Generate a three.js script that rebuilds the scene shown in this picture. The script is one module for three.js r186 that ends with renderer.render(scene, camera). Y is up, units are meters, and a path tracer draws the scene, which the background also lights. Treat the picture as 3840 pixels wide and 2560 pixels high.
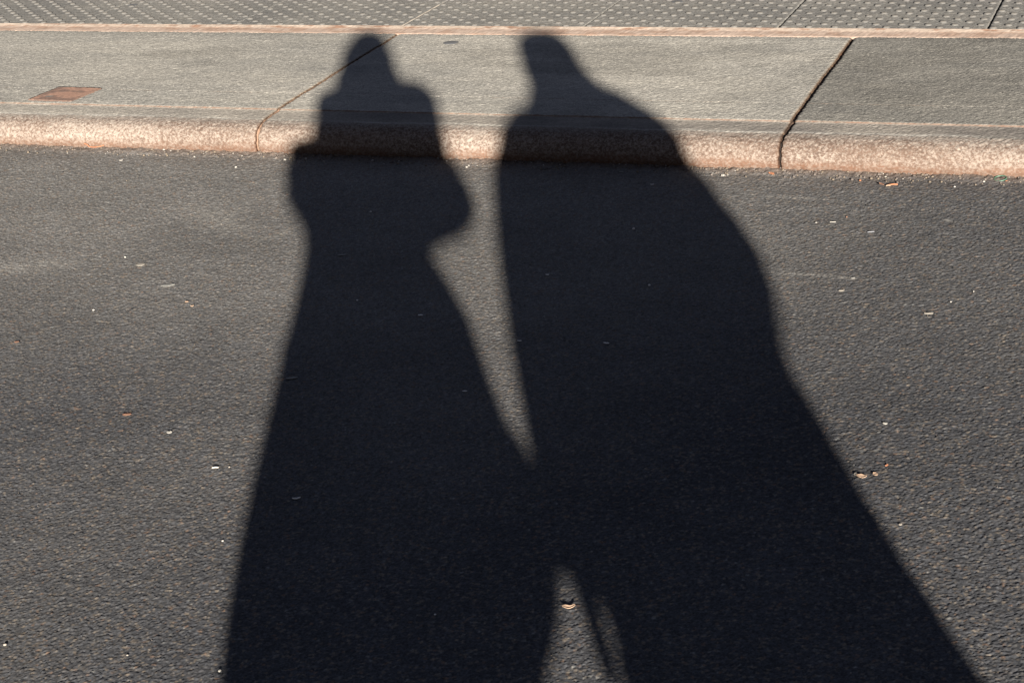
import * as THREE from 'three';
import { RoundedBoxGeometry } from 'three/addons/geometries/RoundedBoxGeometry.js';
import { mergeGeometries, mergeVertices } from 'three/addons/utils/BufferGeometryUtils.js';

// ---------------------------------------------------------------- camera, sky, sun, exposure
// World: x runs along the kerb, z towards the road, y = 0 is the top of the paving studs; the road lies at y = -0.115.
const ROAD = -0.115;
const scene = new THREE.Scene();
const camera = new THREE.PerspectiveCamera(20.91, 1024 / 682, 0.05, 600);
const YAW = -0.37263, PITCH = 0.37488, ROLL = -0.07482;
camera.position.set(4.617, 1.4148, 6.3576);
{
  const f = new THREE.Vector3(Math.sin(YAW) * Math.cos(PITCH), -Math.sin(PITCH), -Math.cos(YAW) * Math.cos(PITCH));
  const r0 = new THREE.Vector3(Math.cos(YAW), 0, Math.sin(YAW)), u0 = r0.clone().cross(f);
  camera.up.copy(r0.multiplyScalar(-Math.sin(ROLL)).addScaledVector(u0, Math.cos(ROLL)));
  camera.lookAt(camera.position.clone().add(f));
}
scene.add(camera);
const SUN_TRAVEL = new THREE.Vector3(-0.40772, -0.21856, -0.88656);
const SUN_YAW = Math.atan2(0.40772, 0.88656);          // heading of the light over the ground
const toSun = SUN_TRAVEL.clone().negate().normalize();

{ // clear evening sky: blue overhead, paler and warmer low down and towards the sun
  const W = 256, H = 128, data = new Float32Array(W * H * 4), d = new THREE.Vector3();
  for (let j = 0; j < H; j++) for (let i = 0; i < W; i++) {
    const az = ((i + 0.5) / W - 0.5) * 2 * Math.PI, el = ((j + 0.5) / H - 0.5) * Math.PI; d.set(Math.cos(el) * Math.cos(az), Math.sin(el), Math.cos(el) * Math.sin(az));
    const up = Math.max(0, d.y), low = Math.exp(-up * 4.5), near = Math.max(0, d.dot(toSun)), glow = 0.25 * near ** 6 + 0.5 * near ** 60;
    const base = [0.0182, 0.0225, 0.0355], hor = [0.056, 0.054, 0.056], k = (j * W + i) * 4;
    for (let q = 0; q < 3; q++) data[k + q] = (base[q] * (1 - low) + hor[q] * low) * (d.y < 0 ? 0.55 : 1) + glow * low * [0.16, 0.125, 0.085][q];
    data[k + 3] = 1;
  }
  const t = new THREE.DataTexture(data, W, H, THREE.RGBAFormat, THREE.FloatType); t.mapping = THREE.EquirectangularReflectionMapping; t.magFilter = t.minFilter = THREE.LinearFilter; t.needsUpdate = true;
  scene.background = t; scene.environment = t;
}

const sun = new THREE.DirectionalLight(new THREE.Color().setRGB(1, 0.915, 0.80), 5);
sun.position.copy(new THREE.Vector3(3.2, 0, 3.4).addScaledVector(toSun, 30));
sun.target.position.set(3.2, 0, 3.4);
sun.castShadow = true; sun.shadow.radius = 1.05;
Object.assign(sun.shadow.camera, { left: -8, right: 8, top: 6, bottom: -6, near: 1, far: 60 });
sun.shadow.mapSize.set(4096, 4096);
scene.add(sun, sun.target);

const renderer = new THREE.WebGLRenderer({ antialias: true });
renderer.setSize(1024, 682);
renderer.shadowMap.enabled = true;
renderer.toneMapping = THREE.LinearToneMapping;
renderer.toneMappingExposure = 5.3;

// ---------------------------------------------------------------- helpers
function rng(seed) { let s = seed >>> 0; return () => { s = (s + 0x6d2b79f5) | 0; let t = Math.imul(s ^ (s >>> 15), 1 | s); t = (t + Math.imul(t ^ (t >>> 7), 61 | t)) ^ t; return ((t ^ (t >>> 14)) >>> 0) / 4294967296; }; }
function hash(i, j, k) { let h = Math.imul(i, 374761393) ^ Math.imul(j, 668265263) ^ Math.imul(k, 2147483647 ^ 0x5bd1e995); h = Math.imul(h ^ (h >>> 13), 1274126177); h ^= h >>> 16; h = Math.imul(h, 0x85ebca6b); h ^= h >>> 13; return (h >>> 0) / 4294967296; }
function vnoise(x, y, k) {           // 0..1, smooth
  const i = Math.floor(x), j = Math.floor(y); let u = x - i, v = y - j; u = u * u * (3 - 2 * u); v = v * v * (3 - 2 * v);
  const a = hash(i, j, k), b = hash(i + 1, j, k), c = hash(i, j + 1, k), d = hash(i + 1, j + 1, k);
  return a + (b - a) * u + (c - a) * v + (a - b - c + d) * u * v;
}
const fbm = (x, y, k) => 0.5 * vnoise(x, y, k) + 0.27 * vnoise(x * 2.1, y * 2.1, k + 7) + 0.15 * vnoise(x * 4.3, y * 4.3, k + 13) + 0.08 * vnoise(x * 8.7, y * 8.7, k + 19);
const clamp = (v, a = 0, b = 1) => Math.min(b, Math.max(a, v));
const sstep = (a, b, v) => { const t = clamp((v - a) / (b - a)); return t * t * (3 - 2 * t); };
const lerp = (a, b, t) => a + (b - a) * t;
const mixc = (a, b, t) => [lerp(a[0], b[0], t), lerp(a[1], b[1], t), lerp(a[2], b[2], t)];
function interp(table, h, col) {     // table rows [h, ...], ascending h
  if (h <= table[0][0]) return table[0][col];
  for (let i = 1; i < table.length; i++) if (h <= table[i][0]) return lerp(table[i - 1][col], table[i][col], (h - table[i - 1][0]) / (table[i][0] - table[i - 1][0]));
  return table[table.length - 1][col];
}
const used = new Map();
function numbered(n) { const c = used.get(n) ?? 0; used.set(n, c + 1); return c ? n + '_' + String(c).padStart(3, '0') : n; }
function tag(o, label, category, group, kind) { o.userData.label = label; if (category) o.userData.category = category; if (group) o.userData.group = group; if (kind) o.userData.kind = kind; return o; }
function mesh(name, geo, mat, parent = scene) {
  const m = new THREE.Mesh(geo, mat); m.name = parent === scene ? numbered(name) : name; m.castShadow = m.receiveShadow = true; parent.add(m); return m;
}
function group(name) { const g = new THREE.Group(); g.name = numbered(name); scene.add(g); return g; }
const mat = (r, g, b, rough = 0.95, more = {}) => new THREE.MeshStandardMaterial({ color: new THREE.Color().setRGB(r, g, b), roughness: rough, ...more });
const vmat = (rough = 0.95, map = null) => new THREE.MeshPhysicalMaterial({ color: 0xffffff, vertexColors: true, roughness: rough, specularIntensity: 0.3, map });
// a grid of points p(i, j) -> [x, y, z], colours c(i, j) -> [r, g, b]
function gridGeo(ni, nj, p, c, flip = false) {
  const pos = new Float32Array(ni * nj * 3), col = c ? new Float32Array(ni * nj * 3) : null, idx = new Uint32Array((ni - 1) * (nj - 1) * 6);
  for (let j = 0, n = 0; j < nj; j++) for (let i = 0; i < ni; i++, n += 3) {
    const v = p(i, j); pos[n] = v[0]; pos[n + 1] = v[1]; pos[n + 2] = v[2];
    if (c) { const w = c(i, j, v); col[n] = w[0]; col[n + 1] = w[1]; col[n + 2] = w[2]; }
  }
  let n = 0;
  for (let j = 0; j < nj - 1; j++) for (let i = 0; i < ni - 1; i++) {
    const a = j * ni + i, b = a + 1, d = a + ni, e = d + 1;
    if (flip) { idx[n++] = a; idx[n++] = b; idx[n++] = d; idx[n++] = b; idx[n++] = e; idx[n++] = d; }
    else { idx[n++] = a; idx[n++] = d; idx[n++] = b; idx[n++] = b; idx[n++] = d; idx[n++] = e; }
  }
  const g = new THREE.BufferGeometry();
  g.setAttribute('position', new THREE.BufferAttribute(pos, 3)); if (c) g.setAttribute('color', new THREE.BufferAttribute(col, 3));
  g.setIndex(new THREE.BufferAttribute(idx, 1)); g.computeVertexNormals(); return g;
}
// grid lines: dense between a and b, growing outside until far
function lines(a, b, step, lo, hi, grow = 1.5) {
  const r = []; for (let v = a, s = step; v > lo;) { s *= grow; v = Math.max(lo, v - s); r.unshift(v); }
  const n = Math.round((b - a) / step); for (let i = 0; i <= n; i++) r.push(a + ((b - a) * i) / n);
  for (let v = b, s = step; v < hi;) { s *= grow; v = Math.min(hi, v + s); r.push(v); }
  return r;
}

// fine grain shared by the rough surfaces: 1.6 m square, about 1.6 mm to the pixel; mean near 0.62 (vertex colours are divided by it)
function dataTex(W, H, f) {
  const d = new Uint8Array(W * H * 4);
  for (let j = 0; j < H; j++) for (let i = 0; i < W; i++) { const c = f(i, j), k = (j * W + i) * 4; for (let q = 0; q < 3; q++) { const v = clamp(c[q]); d[k + q] = Math.round(255 * (v < 0.0031308 ? v * 12.92 : 1.055 * v ** (1 / 2.4) - 0.055)); } d[k + 3] = 255; }
  const t = new THREE.DataTexture(d, W, H); t.colorSpace = THREE.SRGBColorSpace; t.magFilter = THREE.LinearFilter; t.minFilter = THREE.LinearMipmapLinearFilter; t.generateMipmaps = true; t.needsUpdate = true; return t;
}
const grainTex = dataTex(1024, 1024, (i, j) => {
  const a = hash(i, j, 201), b = hash(i >> 1, j >> 1, 202), c = hash((i + 1) >> 2, (j + 2) >> 2, 203), v = 0.62 * (0.45 + 0.62 * a + 0.38 * b + 0.10 * c), w = (hash(i >> 1, j >> 1, 204) - 0.5) * 0.08;
  return [v * (1 + w), v, v * (1 - w)];
});
grainTex.wrapS = grainTex.wrapT = THREE.RepeatWrapping;
const GRAIN = 1 / 0.62;
function grainUV(g) { const p = g.attributes.position, u = new Float32Array(p.count * 2), c = g.attributes.color.array; for (let i = 0; i < p.count; i++) { u[i * 2] = p.getX(i) / 1.63; u[i * 2 + 1] = p.getZ(i) / 1.63; } for (let i = 0; i < c.length; i++) c[i] *= GRAIN; g.setAttribute('uv', new THREE.BufferAttribute(u, 2)); return g; }

// ---------------------------------------------------------------- asphalt road
// stones of the wearing course: jittered cells about 5 mm across, each a low dome with its own height and tone
const CELL = 0.0052;
function stones(x, z) {
  const gx = x / CELL, gz = z / CELL, i0 = Math.floor(gx), j0 = Math.floor(gz);
  let d1 = 9, d2 = 9, id = 0;
  for (let j = j0 - 1; j <= j0 + 1; j++) for (let i = i0 - 1; i <= i0 + 1; i++) {
    const a = hash(i, j, 11), b = hash(i, j, 12), dx = i + a - gx, dz = j + b - gz, d = dx * dx + dz * dz;
    if (d < d1) { d2 = d1; d1 = d; id = a * 7.13 + b * 3.77; } else if (d < d2) d2 = d;
  }
  id -= Math.floor(id);
  return [Math.sqrt(d1), Math.sqrt(d2), id];
}
// the mesh is finest where one stands; the rows of points fan in towards the viewer's side of the road
const RN = 1060, roadZ = []; for (let z = 1.345; z < 4.45; z += lerp(0.0044, 0.0028, (z - 1.345) / 3.1)) roadZ.push(z);
const ZEND = roadZ[roadZ.length - 1]; for (let z = ZEND, d = 0.004; z < 300;) { d *= 1.6; z = Math.min(300, z + d); roadZ.push(z); }
roadZ.unshift(1.3, 0.6);
const roadL = (z) => 0.20 + 0.64 * clamp(z - 1.31, 0, 3.2), roadR = (z) => 4.90 + 0.09 * clamp(z - 1.31, 0, 3.2);
const side = []; for (let d = 0.006, v = 0; v < 260;) { v = Math.min(260, v + d); side.push(v); d *= 1.6; }
const roadCols = [...side.slice().reverse().map((v) => -v), ...Array.from({ length: RN + 1 }, (_, i) => i / RN), ...side.map((v) => 1 + v)];
const roadStone = [];
function roadPoint(i, j) {
  const z = roadZ[j], l = roadL(z), r = roadR(z), t = roadCols[i], x = t < 0 ? l + t : t > 1 ? r + t - 1 : lerp(l, r, t), fine = t >= 0 && t <= 1 && z > 1.34 && z <= ZEND;
  roadStone[2] = fine;
  if (!fine) { roadStone[0] = 0.5; roadStone[1] = 0.3; return [x, ROAD - (z < 1.34 ? 0.03 : 0), z]; }
  const edge = clamp(Math.min(x - l, r - x, ZEND - z) / 0.1), fineness = (r - l) / RN / 0.0042;
  const [d1, d2, id] = stones(x, z);
  roadStone[0] = id; roadStone[1] = d2 - d1;
  const dome = clamp((d2 - d1) * 1.9), lift = hash((id * 99991) | 0, 3, 5);
  let y = (dome * (0.8 + 1.4 * lift) - 1.1) * 0.00052 + (fbm(x * 26, z * 26, 31) - 0.5) * 0.0010 + (hash(i, j, 77) - 0.5) * 0.0025 * fineness ** 1.2;
  y += 0.012 * (1 - sstep(1.345, 1.405 + 0.03 * vnoise(x * 9, 2, 41), z)) * (0.3 + 0.9 * fbm(x * 14, z * 14, 43) + 0.9 * (vnoise(x * 80, z * 80, 44) - 0.5));     // silt washed against the kerb
  return [x, ROAD + y * edge, z];
}
const scuffs = [[2.285, 2.117, 0.035, 0.008, -0.6], [2.30, 2.08, 0.012, 0.03, -0.2], [1.787, 2.417, 0.07, 0.03, 0.25], [1.70, 2.46, 0.09, 0.05, 0.1], [3.86, 2.21, 0.05, 0.010, 0.1], [3.6, 1.6, 0.09, 0.010, 0.05], [3.75, 2.20, 0.07, 0.012, 0.0], [2.05, 2.0, 0.16, 0.05, 0.6], [4.05, 1.75, 0.03, 0.008, 0.4]];
function roadColour(i, j, v) {
  const x = v[0], z = v[2], id = roadStone[0], open = roadStone[1] ?? 1;
  const falloff = clamp(0.08 + 0.75 * sstep(1.9, 3.9, z) + 0.6 * sstep(3.2, 4.2, x) + 0.8 * (fbm(x * 0.9, z * 0.9, 59) - 0.5));
  let c = mixc([0.106, 0.1035, 0.100], [0.0425, 0.044, 0.0485], falloff);      // light falloff painted in: paler by the kerb, darker and bluer near and right
  const t = hash((id * 65537) | 0, 9, 1), w = hash((id * 65537) | 0, 5, 2);
  if (t < 0.025) c = mixc(c, [0.115, 0.08, 0.06], 0.4 + 0.6 * w); else if (t < 0.20) c = mixc(c, [0.115, 0.098, 0.08], w); else if (t > 0.97) c = mixc(c, [0.12, 0.118, 0.112], w); else c = c.map((k) => k * (0.75 + 0.5 * w));
  c = c.map((k) => k * (0.72 + 0.38 * clamp(open * 2)));
  const big = 0.86 + 0.3 * fbm(x * 1.3, z * 1.3, 51), mid = 0.88 + 0.26 * fbm(x * 6, z * 9, 52);
  c = c.map((k) => k * big * mid * (roadStone[2] ? 1 : 0.8));  // coarse outer mesh darkened for the shade its missing bumps would cast
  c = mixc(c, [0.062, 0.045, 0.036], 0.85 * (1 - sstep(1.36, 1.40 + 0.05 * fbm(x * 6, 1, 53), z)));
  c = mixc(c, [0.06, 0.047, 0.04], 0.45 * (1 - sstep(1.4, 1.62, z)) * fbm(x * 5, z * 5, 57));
  for (const [sx, sz, a, b, r] of scuffs) {
    const dx = x - sx, dz = z - sz, p = (dx * Math.cos(r) + dz * Math.sin(r)) / a, q = (-dx * Math.sin(r) + dz * Math.cos(r)) / b;
    c = mixc(c, [0.17, 0.163, 0.15], 0.8 * Math.exp(-p * p - q * q) * vnoise(x * 150, z * 150, 61));
  }
  return c;
}
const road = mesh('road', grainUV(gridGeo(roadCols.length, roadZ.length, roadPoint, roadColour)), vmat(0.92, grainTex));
tag(road, 'dark asphalt road surface in front of the kerb', 'road', null, 'structure');

// ---------------------------------------------------------------- kerb of long cast concrete blocks
// profile (z, y): top slab, scored line, small step, dark nosing strip, rounded nose, face
const PROFILE = [[0.100, -0.0165], [0.116, -0.0145], [0.9910, -0.0141], [0.9930, -0.0149], [0.9945, -0.0149], [0.9965, -0.0141], [1.181, -0.0142], [1.185, -0.0150], [1.1875, -0.0180], [1.194, -0.0190], [1.262, -0.0210], [1.300, -0.0235], [1.325, -0.0280], [1.345, -0.0362], [1.360, -0.0480], [1.369, -0.0620], [1.373, -0.0780], [1.371, -0.0960], [1.364, -0.1120], [1.358, -0.1300]];
const profS = [0]; for (let i = 1; i < PROFILE.length; i++) profS.push(profS[i - 1] + Math.hypot(PROFILE[i][0] - PROFILE[i - 1][0], PROFILE[i][1] - PROFILE[i - 1][1]));
const PLEN = profS[profS.length - 1];
function profAt(s) {
  let i = 1; while (i < profS.length - 1 && s > profS[i]) i++;
  const t = clamp((s - profS[i - 1]) / (profS[i] - profS[i - 1])), a = PROFILE[i - 1], b = PROFILE[i];
  const l = Math.hypot(b[0] - a[0], b[1] - a[1]);
  return [lerp(a[0], b[0], t), lerp(a[1], b[1], t), -(b[1] - a[1]) / l, (b[0] - a[0]) / l];      // z, y, normal z, normal y
}
const sList = []; { let i = 0; for (let s = 0; s < PLEN; s += 0.0047) { while (i < profS.length && profS[i] <= s + 0.0012) { if (!sList.length || profS[i] - sList[sList.length - 1] > 0.0006) sList.push(profS[i]); i++; } if (!sList.length || s - sList[sList.length - 1] > 0.0022) sList.push(s); } while (i < profS.length) sList.push(profS[i++]); }
const sOfZ = (z) => { let i = 1; while (i < 12 && PROFILE[i][0] < z) i++; return lerp(profS[i - 1], profS[i], clamp((z - PROFILE[i - 1][0]) / (PROFILE[i][0] - PROFILE[i - 1][0]))); };
const S_A = sOfZ(0.9937), S_B = sOfZ(1.1865), S_N = sOfZ(1.287);
const joint1 = (z) => 1.812 + (z - 0.11) * 0.036 + (vnoise(z * 11, 1, 71) - 0.5) * 0.006;
const halfJoint2 = (z) => lerp(0.0054, 0.0022, sstep(1.285, 1.335, z));
const joint2 = (z) => 3.5085 + (z - 0.11) * 0.012 + (vnoise(z * 9, 2, 72) - 0.5) * 0.005;
function kerbColour(x, s, tone, i, j) {
  const n1 = hash(i, j, 81), n2 = vnoise(x * 170, s * 170, 82), n3 = vnoise(x * 70, s * 90, 80), big = fbm(x * 2.2, s * 3.5, 83) - 0.22 * (1 - sstep(0.2, 1.5, x)), streak = fbm(x * 4, s * 18, 84);  // big also darkens the far left: light falloff put into the colour
  let c = mixc([0.138, 0.137, 0.130], [0.262, 0.249, 0.220], clamp(0.1 + 0.75 * big + 0.45 * (streak - 0.5)));
  c = c.map((k) => k * tone * (0.48 + 0.56 * n1 + 0.30 * n2 + 0.16 * n3));
  c = c.map((k) => k * (0.80 + 0.20 * sstep(0.0, 0.10, s)));
  const stain = sstep(0.56, 0.74, fbm(x * 1.7 + 4, s * 2.6, 78)), smear = sstep(0.62, 0.8, fbm(x * 3.2, s * 13, 79));
  c = c.map((k) => k * (1 - 0.22 * stain)); c = mixc(c, [0.30, 0.29, 0.265].map((k) => k * tone), 0.4 * smear * n2);
  const scratch = Math.exp(-(((s - 0.035 * Math.sin(x * 2.3) - Math.round(s * 9) / 9) / 0.0022) ** 2)) * sstep(0.66, 0.8, vnoise(x * 2.6, Math.round(s * 9) * 3.1, 77)); c = mixc(c, [0.31, 0.29, 0.26].map((k) => k * tone), 0.45 * scratch * n2);
  c = mixc(c, [0.33, 0.32, 0.29], 0.5 * Math.exp(-(((x - 3.27) / 0.10) ** 2) - (((s - 0.70 + (x - 3.27) * 0.5) / 0.05) ** 2)) * n2);
  if (n1 > 0.93) c = mixc(c, [0.4, 0.38, 0.33], 0.5); else if (n1 < 0.04) c = c.map((k) => k * 0.5);
  // hairline at the scored line, light worn arris and rusty seam at the step
  const la = Math.abs(s - S_A), lb = s - S_B, wear = vnoise(x * 5, 3, 85);
  c = mixc(c, wear > 0.45 ? [0.085, 0.065, 0.052] : [0.3, 0.28, 0.25], 0.75 * Math.exp(-((la / 0.0026) ** 2)) * clamp(Math.abs(wear - 0.45) * 5));
  c = mixc(c, [0.12, 0.105, 0.09].map((k) => k * (0.5 + 0.9 * n2)), 0.85 * sstep(-0.0055, -0.003, lb) * (1 - sstep(0.002, 0.004, lb)));
  c = mixc(c, [0.12, 0.066, 0.045], 0.8 * Math.exp(-(((lb - 0.001) / 0.0035) ** 2)) * (0.3 + 0.7 * vnoise(x * 60, 5, 86)));
  // darker, oily nosing strip
  const end = S_N + (fbm(x * 8, 4, 87) - 0.5) * 0.024;
  const dark = sstep(S_B + 0.002, S_B + 0.006, s) * (1 - sstep(end - 0.014, end + 0.008, s)), lefty = sstep(1.0, 2.3, x);
  c = mixc(c, mixc([0.088, 0.081, 0.076], [0.18, 0.165, 0.145], clamp(fbm(x * 4, s * 9, 88) * 1.5 - 0.3 + 0.35 * (1 - lefty))).map((k) => k * (0.62 + 0.5 * n1 + 0.3 * n2)), dark * (0.6 + 0.32 * lefty));
  c = mixc(c, [0.27, 0.26, 0.24], 0.6 * Math.exp(-(((s - end) / 0.008) ** 2)) * sstep(0.35, 0.6, fbm(x * 6, 8, 93)));
  // exposed grain of the rounded face: pale cement worn off brown pits
  const face = sstep(end - 0.006, end + 0.012, s);
  if (face > 0) {
    const d = clamp((s - S_N) / (PLEN - S_N)), a = vnoise(x * 230, s * 230, 89), b = hash(i, j, 90), e = vnoise(x * 110, s * 130, 94), patch = fbm(x * 5, s * 15, 91), wide = fbm(x * 1.1, 6, 95);
    const pit = sstep(0.42, 0.60, 0.40 * a + 0.46 * b + 0.14 * e + (0.52 - patch) * 0.26 + (wide - 0.5) * 0.30);
    let f = mixc([0.214, 0.186, 0.163], [0.066, 0.046, 0.037], pit);
    f = mixc(f, mixc([0.200, 0.188, 0.172], [0.128, 0.103, 0.088], pit * 0.8), 0.75 * (1 - sstep(0, 0.30, d)));
    f = mixc(f, [0.120, 0.078, 0.056], 0.35 * fbm(x * 5, s * 7, 92) * sstep(0.12, 0.5, d));
    f = mixc(f, [0.105, 0.056, 0.036], sstep(0.62, 0.84, d + (patch - 0.5) * 0.3) * 0.9 * (0.7 + 0.5 * (a - 0.5)));
    c = mixc(c, f.map((k) => k * (0.58 + 0.42 * b) * (0.93 + 0.08 * tone)), face);
  }
  return c;
}
const kerb = group('kerb'); tag(kerb, 'long pale concrete kerb with scored lines and a rounded rusty face', 'kerb', null, 'structure');
const KX0 = -0.2, KXL = 4.8;
const kerbTex = dataTex(2048, 1024, (i, j) => { const x = KX0 + ((i + 0.5) / 2048) * KXL, s = ((j + 0.5) / 1024) * PLEN, z = s < S_N ? 0.1 + s : 1.3; return kerbColour(x, s, x < joint1(z) ? 1.0 : x < joint2(z) ? 1.08 : 0.68, i, j); });  // tone per block, partly standing in for brightness falloff away from antisolar point
kerbTex.wrapS = THREE.MirroredRepeatWrapping;
const kerbMat = vmat(0.93, kerbTex), fillMat = vmat(0.95);
function kerbBlock(xl, xr, tone, drop, fine) {
  const r = 0.007, ts = [];
  const L = Math.max(-0.15, xl(0.7)), R = Math.min(4.6, xr(0.7)), A = xl(0.7), B = xr(0.7);
  if (!fine) for (let k = 0; k <= 12; k++) ts.push(k / 12);
  else { const xs = []; if (L > A + 0.01) for (let k = 0; k < 8; k++) xs.push(lerp(A, L, k / 8)); const n = Math.round((R - L) / 0.0044); for (let k = 0; k <= n; k++) xs.push(lerp(L, R, k / n)); if (B > R + 0.01) for (let k = 1; k <= 8; k++) xs.push(lerp(R, B, k / 8)); for (const x of xs) ts.push((x - A) / (B - A)); }
  // rounded ends: two extra columns that turn down into the joint
  const cols = [[0, 0.05], [0, 0.0065], [0.0015, 0.003], [0.004, 0.001], ...ts.filter((t) => t * (B - A) > 0.006 && (1 - t) * (B - A) > 0.006).map((t) => [t, 0, 1]), [-0.004, 0.001], [-0.0015, 0.003], [0, 0.0065, 2], [0, 0.05, 2]];
  const half = cols.length / 2;
  const geo = gridGeo(cols.length, sList.length, (i, j) => {
    const s = sList[j], [z, y, nz, ny] = profAt(s), a = xl(z), b = xr(z), [t, down, mid] = cols[i];
    let x = mid === 1 ? lerp(a, b, t) : i < half ? a + t : b + t;
    const rough = fine ? (hash(i, j, 95) - 0.5) * 0.0021 + (vnoise(x * 60, s * 90, 96) - 0.5) * 0.0006 + (fbm(x * 14, s * 14, 97) - 0.5) * 0.0016 : 0;
    const k = s > S_N ? 1.5 : 1, q = rough * k - down - drop;
    if (mid !== 1 && down < 0.02) x += (vnoise(s * 90, i < half ? 1 : 2, 98) - 0.5) * 0.003;
    return [x, y + ny * q, z + nz * q];
  }, (i, j, v) => {
    const n = vnoise(sList[j] * 70, i, 99), d = cols[i][1];
    return d > 0.002 ? [0.14 + 0.26 * n, 0.095 + 0.17 * n, 0.07 + 0.12 * n] : d > 0 ? (i > half ? [0.74, 0.66, 0.60] : [1.05, 1.02, 0.98]) : [1, 1, 1];
  });
  const p = geo.attributes.position, uv = new Float32Array(p.count * 2); for (let n = 0; n < p.count; n++) { uv[n * 2] = (p.getX(n) - KX0) / KXL; uv[n * 2 + 1] = sList[Math.floor(n / cols.length)] / PLEN; }
  geo.setAttribute('uv', new THREE.BufferAttribute(uv, 2));
  return mesh('kerb_block', geo, kerbMat, kerb);
}
kerbBlock(() => -1.9, (z) => joint1(z) - 0.0025, 1.0, 0, true);
kerbBlock((z) => joint1(z) + 0.0025, (z) => joint2(z) - halfJoint2(z), 1.10, 0.0012, true);
kerbBlock((z) => joint2(z) + halfJoint2(z), () => 5.22, 0.86, 0, true);
for (let k = 0; k < 4; k++) { kerbBlock(() => 5.23 + k * 1.7, () => 6.92 + k * 1.7, 0.95, 0, false); kerbBlock(() => -3.6 - k * 1.7, () => -1.91 - k * 1.7, 1, 0, false); }
function jointFill(xc, w, depth, colour) {
  const geo = gridGeo(7, sList.length, (i, j) => {
    const s = sList[j], [z, y, nz, ny] = profAt(s), t = (i / 6 - 0.5) * 2, q = -depth + (vnoise(z * 60, i, 101) - 0.5) * 0.004 - 0.001;
    return [xc(z) + t * w, y + ny * q, z + nz * q];
  }, (i, j) => colour(sList[j], i));
  return mesh('joint_filler', geo, fillMat, kerb);
}
jointFill(joint1, 0.006, 0.0045, (s, i) => mixc([0.08, 0.056, 0.042], [0.20, 0.125, 0.085], vnoise(s * 40, i, 102)));
jointFill(joint2, 0.012, 0.0085, (s, i) => s > S_N ? [0.014, 0.011, 0.010] : mixc([0.042, 0.030, 0.024], [0.15, 0.07, 0.032], sstep(0.5, 0.8, fbm(s * 13, i * 0.3, 103)) * (s < 0.65 ? 1 : 0.25)));

// ---------------------------------------------------------------- pavement: studded tiles, mortar edge, paving behind
const pavement = group('pavement'); tag(pavement, 'grey studded tactile pavement behind the kerb with a tan mortar edge', 'pavement', null, 'structure');
const T0 = 3.2245, TP = 0.7175, PITCHD = TP / 8, TOP = -0.0060, TZ = 0.019;
const tileMat = vmat(0.93, grainTex), studMat = vmat(0.9);
const domeGeos = [0, 1, 2, 3].map((v) => {
  const r = rng(900 + v), pts = [[0.0140, -0.003], [0.0134, 0], [0.0122, 0.0021], [0.0100, 0.0039], [0.0065, 0.0050], [0.0001, 0.0054 - 0.0004 * r()]].map(([a, b]) => new THREE.Vector2(a * (0.97 + 0.06 * r()), b * (0.92 + 0.14 * r())));
  const g = new THREE.LatheGeometry(pts, 12), p = g.attributes.position, c = new Float32Array(p.count * 3);
  for (let i = 0; i < p.count; i++) {
    const worn = sstep(0.0024, 0.0046, p.getY(i)), n = 0.85 + 0.3 * hash(i, v, 3);
    const k = mixc([0.074, 0.073, 0.071], [0.098, 0.092, 0.083], worn); for (let q = 0; q < 3; q++) c[i * 3 + q] = k[q] * n;
  }
  g.setAttribute('color', new THREE.BufferAttribute(c, 3)); g.computeVertexNormals(); return g;
});
function tileColour(x, z) {
  const n = vnoise(x * 240, z * 240, 111), b = fbm(x * 3, z * 5, 112), d = fbm(x * 9, z * 14, 113);
  let c = mixc([0.086, 0.086, 0.085], [0.150, 0.145, 0.132], clamp(b * 1.2 - 0.1 + 0.25 * (1 - Math.abs(x - 2.0) / 1.6))).map((k) => k * (0.62 + 0.52 * n + 0.25 * d));  // paler around the antisolar point: its bright spot painted into the tiles
  if (n > 0.9) c = mixc(c, [0.22, 0.21, 0.19], 0.5);
  c = mixc(c, [0.15, 0.115, 0.088], 0.5 * (1 - sstep(0.0, 0.02, TZ - z)) * d);
  return c;
}
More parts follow.
